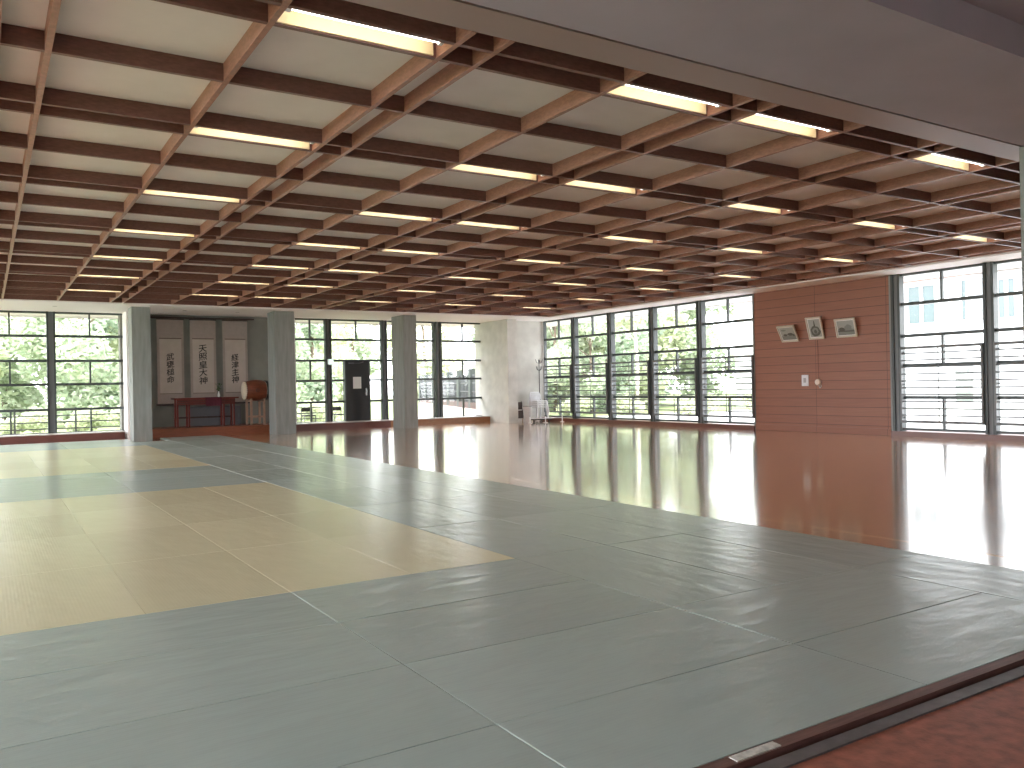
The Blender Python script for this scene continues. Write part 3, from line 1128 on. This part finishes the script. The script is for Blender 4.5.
# second dark folded chair bundle
t = thing('folding_chair', 'dark folded chair leaning between the grey bin and the white chairs', 'chair', (12.54, 19.55, FL))
MB().box(12.44, 12.66, 19.60, 19.605, FL + .34, FL + .55, bev=.01).build('backrest', M['darkwood'], parent=t)
MB().box(12.44, 12.66, 19.55, 19.575, FL + .10, FL + .32, bev=.01).build('seat', M['darkwood'], parent=t)
for x in (12.435, 12.665):
    MB().tube([(x, 19.50, FL), (x, 19.66, FL + .58)], .011, 8).build('leg', M['chrome'], parent=t)
    MB().tube([(x, 19.60, FL), (x, 19.56, FL + .36)], .011, 8).build('leg', M['chrome'], parent=t)
# low white barrier frame
t = thing('barrier_frame', 'low white tubular frame standing before the corner chairs', 'frame', (12.95, 18.6, FL))
for x in (12.25, 12.75, 13.30):
    MB().tube([(x, 18.6, FL), (x, 18.6, FL + .17)], .014, 8).build('upright', M['whitepl'], parent=t)
MB().tube([(12.25, 18.6, FL + .12), (13.30, 18.6, FL + .12)], .011, 8).build('crossbar', M['whitepl'], parent=t)
for x in (12.25, 12.75, 13.30):
    MB().box(x - .02, x + .02, 18.53, 18.67, FL, FL + .014).build('foot', M['whitepl'], parent=t)

# ------------------------------------------------------------------ outside
ZG = -1.03
MB().box(XL - 30, 70, YF + .12, 95, ZG - .3, ZG).build('ground', M['ground'], kind=S)
MB().box(XR + .3, 70, -10, YF + .12, ZG - .3, ZG).build('ground.001', M['ground'], kind=S)
MB().box(XL - 30, XL - .3, -10, YF + .12, ZG - .3, ZG).build('ground.002', M['ground'], kind=S)
MB().box(XL, 9.9, YF + .13, 23.6, ZG, ZG + .012).build('terrace_deck', M['deck'], kind=S)
MB().prism([(10.05, 20.95, ZG), (28.2, 58, ZG), (42, 58, ZG), (14, 20.95, ZG)], (0, 0, .012)).build('pavement', M['deck'], kind=S)
MB().box(XR + .3, 24.9, 3, 20.5, ZG, ZG + .01).build('pavement.001', mat('pale_paving', (.5, .5, .5), .7), kind=S)
# terrace railing
t = thing('terrace_railing', 'dark terrace railing of thin horizontal rails outside the left window', 'railing', (2.5, 23.3, ZG))
for k in range(9):
    x = -2.0 + k * 1.3
    MB().box(x - .02, x + .02, 23.28, 23.32, ZG, -.33).build('post', M['steel'], parent=t)
for z in (-.36, -.52, -.68, -.84):
    MB().box(-2.02, 8.42, 23.285, 23.315, z - .014, z + .014).build('rail', M['steel'], parent=t)


def out_chair(label, loc):
    X, Y, Z = loc
    t = thing('terrace_chair', label, 'chair', loc, 'black terrace chairs outside')
    MB().box(X - .15, X + .15, Y - .15, Y + .15, Z + .30, Z + .335, bev=.008).build('seat', M['black'], parent=t)
    MB().box(X - .14, X + .14, Y + .13, Y + .155, Z + .42, Z + .53, bev=.008).build('backrest', M['black'], parent=t)
    for sx in (-1, 1):
        MB().tube([(X + sx * .15, Y - .14, Z), (X + sx * .15, Y - .13, Z + .31)], .011, 6).build('leg', M['galv'], parent=t)
        MB().tube([(X + sx * .15, Y + .16, Z), (X + sx * .15, Y + .14, Z + .5)], .011, 6).build('leg', M['galv'], parent=t)
    return t


c0 = out_chair('black terrace chair outside, in the narrow left window bay', (7.33, 21.9, ZG + .012))
dup(c0, (8.15, 21.9, ZG + .012), 'black terrace chair outside, just left of the black door')

# perforated steel fence of the terrace on the right
t = thing('site_fence', 'tall grey steel fence on a maroon base beyond the far right window', 'fence', (20, 38, ZG))
P0, P1 = Vector((25.6, 52.5)), Vector((17.9, 30.5))
n = 7
for k in range(n + 1):
    p = P0 + (P1 - P0) * k / n
    MB().box(p.x - .16, p.x + .16, p.y - .1, p.y + .1, ZG, .80).build('post', M['steel'], parent=t)
    if k < n:
        q = P0 + (P1 - P0) * (k + 1) / n
        pn = MB()
        for zz in (-.62, -.25, .15, .5):
            pn.obox((p.x, p.y, zz), (q.x, q.y, zz), .04, .05)
        for j in range(1, 8):
            w = p + (q - p) * j / 8
            pn.obox((w.x, w.y, -.75), (w.x, w.y, .55), .05, .05)
        pn.obox((p.x + .05, p.y, -.35), (q.x + .05, q.y, -.35), .02, .75)
        pn.build('panel', mat('fence_panel_steel_%d' % k, (0.07, 0.075, 0.085), 0.5), parent=t)
MB().obox((P0.x, P0.y, ZG + .14), (P1.x, P1.y, ZG + .14), .25, .28).build('base_beam', M['fencebase'], parent=t)

# white neighbouring building
XBD = 25
b = thing('apartment_building', 'white neighbouring building with grey windows seen through the right windows', 'building', (28, 15, ZG))
MB().box(XBD, 32, 4, 23.2, ZG, 6.5).build('wall', M['bldg'], parent=b)


def bwin(y0, y1, z0, z1, n=2):
    f = MB()
    e = .05
    f.box(XBD - .06, XBD, y0 - e, y1 + e, z0 - e, z0)
    f.box(XBD - .06, XBD, y0 - e, y1 + e, z1, z1 + e)
    for k in range(n + 1):
        y = y0 + (y1 - y0) * k / n
        f.box(XBD - .06, XBD, y - e, y + e, z0, z1)
    o = f.build('window', M['bldg'], parent=b)
    MB().box(XBD - .02, XBD - .005, y0, y1, z0, z1).build('pane', M['bglass'], parent=o)


bwin(14.93, 15.9, 1.70, 2.86, 2)
bwin(13.95, 14.18, 1.70, 2.88, 1)
bwin(12.55, 13.1, 1.68, 2.78, 2)
bwin(14.93, 15.9, 4.0, 5.1, 2)
bwin(18.2, 19.2, 4.0, 5.1, 2)
bwin(10.2, 11.3, 1.7, 2.8, 2)
m = MB()
for k in range(9):
    y = 13.42 + k * .058
    m.tube([(XBD - .12, y, 1.66), (XBD - .12, y, 2.88)], .012, 6)
for z in (1.68, 2.3, 2.86):
    m.box(XBD - .13, XBD - .11, 13.40, 13.92, z - .015, z + .015)
m.build('window_grille', M['steelg'], parent=b)
MB().box(XBD - .02, XBD, 13.86, 14.38, -.77, .30).build('door', M['bdoor'], parent=b)
MB().box(XBD - .25, XBD, 4, 23.2, 3.2, 3.3).build('ledge', M['bldg'], parent=b)


# trees
def crown_mesh(name, blobs, n, size, m):
    me = bpy.data.meshes.new(name)
    vs, fs = [], []
    tot = sum(r ** 2 for *_, r in blobs)
    for (cx, cy, cz, r) in blobs:
        for k in range(int(n * r * r / tot)):
            d = Vector((random.gauss(0, 1), random.gauss(0, 1), random.gauss(0, 1))).normalized()
            p = Vector((cx, cy, cz)) + d * r * (random.random() ** .35)
            u = Vector((random.gauss(0, 1), random.gauss(0, 1), random.gauss(0, .5))).normalized() * size * random.uniform(.6, 1.3)
            w = u.cross(Vector((random.gauss(0, 1), random.gauss(0, 1), random.gauss(0, 1)))).normalized() * size * .55
            i = len(vs)
            vs += [p - u, p - w * .9, p + u, p + w]
            fs.append((i, i + 1, i + 2, i + 3))
    me.from_pydata(vs, [], fs)
    me.materials.append(m)
    return me


def make_tree(name, label, cat, group, loc, hgt, width, m, bark, nleaf=4200, size=.16, low=.25, trunk=.12):
    t = thing(name, label, cat, loc, group)
    bl = []
    for k in range(16):
        z = hgt * random.uniform(low, .95)
        w = width * (1 - abs(z / hgt - .55) * .9)
        a = random.uniform(0, 6.28)
        r = random.uniform(0, w * .75)
        bl.append((r * math.cos(a), r * math.sin(a), z, random.uniform(.22, .42) * width))
    me = crown_mesh('foliage', bl, nleaf, size, m)
    o = bpy.data.objects.new('foliage', me)
    C.objects.link(o)
    o.parent = t
    X, Y, Z = loc
    tr = MB()
    hu = hgt / U
    tr.tube([(X, Y, Z - .02), (X + .05, Y, Z + hu * .3), (X - .03, Y + .04, Z + hu * .6), (X, Y, Z + hu * .9)],
            [trunk / U, trunk * .8 / U, trunk * .55 / U, trunk * .15 / U], 8)
    for bx in bl[:6]:
        tr.tube([(X, Y, Z + bx[2] / U * .75), (X + bx[0] / U, Y + bx[1] / U, Z + bx[2] / U)], [trunk * .4 / U, trunk * .12 / U], 6)
    tr.build('trunk', bark, parent=t)
    return t


shapes = [
    make_tree('broadleaf_tree', '', 'tree', 'trees outside the windows', (-1.0, 31, ZG), 9.5, 3.6, M['leafA'], M['bark'], 5600, .20, .10),
    make_tree('broadleaf_tree', '', 'tree', 'trees outside the windows', (2.6, 29.5, ZG), 7.6, 3.2, M['leafB'], M['bark'], 5600, .18, .08),
    make_tree('broadleaf_tree', '', 'tree', 'trees outside the windows', (6.6, 31, ZG), 8.8, 3.5, M['leafC'], M['bark'], 5600, .19, .08),
]
far = [(0.6, 35, 1, 1.15), (3.6, 35.5, 2, 1.2), (8.9, 33, 0, 1.15), (11.2, 36.5, 1, 1.3), (6.0, 38, 0, 1.35), (13.6, 40, 2, 1.3), (16.5, 46, 0, 1.45),
       (22, 56, 1, 1.7), (29.8, 60.5, 0, 1.8), (37, 63, 2, 1.7),
       (19.0, 27.0, 1, 1.05), (21.2, 30.0, 0, 1.2), (19.8, 24.6, 2, .95), (22.5, 26.5, 0, 1.1), (24.0, 28.8, 1, 1.25), (17.6, 22.9, 1, .72), (27.5, 31.5, 2, 1.4), (26.6, 26.6, 1, 1.1)]
where = ['far left behind the terrace railing', 'beside the left window', 'behind the middle far window']
for i, t in enumerate(shapes):
    t['label'] = 'leafy green tree outside, ' + ['standing at the left end behind the terrace railing', 'right of centre behind the left window',
                                                 'behind the chairs outside the middle window'][i]
labs = ['tall tree rising above the shorter trees at the left window', 'tall dark tree behind the alcove, tops only above the terrace',
        'bright tree behind the black door', 'tall tree beyond the column right of the black door', 'tallest bright tree behind the trees of the middle window',
        'dark tree left of the steel fence beyond the far window', 'bright tree rising at the left end of the steel fence',
        'distant tree behind the middle of the steel fence', 'distant bright tree behind the far end of the fence', 'distant dark tree right behind the fence',
        'tree filling the right-wall window bay beside the pale corner', 'bright tree behind the second right-wall window bay from the corner',
        'short dark tree in the middle bay of the right windows', 'bright tree behind the fourth window bay from the corner',
        'tall tree between the fence and the white building', 'small tree in front of the white building edge, fifth bay',
        'large dark tree at the back of the right-hand grove', 'tree touching the left end of the white building']
for (x, y, k, s), lb in zip(far, labs):
    dup(shapes[k], (x, y, ZG), lb, random.uniform(0, 6.28), s)
make_tree('pale_trunk_tree', 'slender tree with a pale trunk outside the middle right-hand window bay', 'tree', None, (18.2, 21.2, ZG), 7.5, 1.3,
          M['leafA'], M['barkpale'], 1500, .15, .55, .10)
# low shrubs
sh = thing('shrub', 'rounded low shrub outside, leftmost behind the terrace railing', 'shrub', (-.9, 25.0, ZG), 'shrubs outside the windows')
bl = [(random.uniform(-.9, .9), random.uniform(-.5, .5), random.uniform(.3, .9), random.uniform(.4, .6)) for k in range(9)]
o = bpy.data.objects.new('foliage', crown_mesh('foliage', bl, 2600, .10, M['leafA']))
C.objects.link(o)
o.parent = sh
for i, (x, y, s) in enumerate(((.9, 25.3, .72), (2.3, 25.0, .7), (3.7, 25.4, .75), (5.2, 25.2, .7), (6.7, 25.4, .72), (8.2, 25.2, .7), (9.4, 26.8, .72))):
    dup(sh, (x, y, ZG), 'rounded low shrub outside, %s from the left behind the terrace railing' % ORD[i + 1], random.uniform(0, 6.28), s)
for i, (x, y, s) in enumerate(((16.4, 22.3, .7), (17.4, 20.6, .7), (18.6, 19.0, .72), (15.6, 24.4, .8), (20.4, 18.0, .7))):
    dup(sh, (x, y, ZG), 'rounded low shrub outside the right-hand windows, ' + ['behind the corner bay', 'behind the middle bay', 'behind the fourth bay',
        'farthest one by the steel fence', 'nearest the white building'][i], random.uniform(0, 6.28), s)

# ------------------------------------------------------------------ light
w = bpy.data.worlds.new('overcast_sky')
SC.world = w
w.use_nodes = True
nt = w.node_tree
bg = nt.nodes['Background']
bg.inputs['Color'].default_value = (0.97, 0.955, 1.0, 1)
bg.inputs['Strength'].default_value = 3.6
sun = bpy.data.lights.new('sun', 'SUN')
sun.energy = 2.6
sun.angle = math.radians(6)
sun.color = (1, .96, .88)
so = bpy.data.objects.new('sun', sun)
C.objects.link(so)
dv = Vector((.35, .5, -1.15))
so.rotation_euler = dv.to_track_quat('-Z', 'Y').to_euler()

# ------------------------------------------------------------------ camera
cam = bpy.data.cameras.new('camera')
cam.sensor_width = 36
cam.lens = 838.24 / 1024 * 36
cam.clip_end = 500
co = bpy.data.objects.new('camera', cam)
C.objects.link(co)
yaw, pit, rol = (math.radians(a) for a in (32.187, .0898, -1.12995))
cy, sy, cp, sp = math.cos(yaw), math.sin(yaw), math.cos(pit), math.sin(pit)
fw = Vector((sy * cp, cy * cp, sp))
r0 = Vector((cy, -sy, 0))
u0 = r0.cross(fw)
r = r0 * math.cos(rol) + u0 * math.sin(rol)
u = -r0 * math.sin(rol) + u0 * math.cos(rol)
mw = Matrix((r, u, -fw)).transposed().to_4x4()
mw.translation = V(0, 0, 0)
co.matrix_world = mw
SC.camera = co

SC.view_settings.view_transform = 'Standard'
SC.view_settings.look = 'None'
SC.view_settings.exposure = 1.57
SC.view_settings.gamma = 1
SC.view_settings.use_curve_mapping = False
SC.cycles.use_denoising = True
SC.cycles.max_bounces = 10
SC.cycles.diffuse_bounces = 6
SC.cycles.glossy_bounces = 5
SC.cycles.transparent_max_bounces = 16
SC.cycles.sample_clamp_indirect = 8
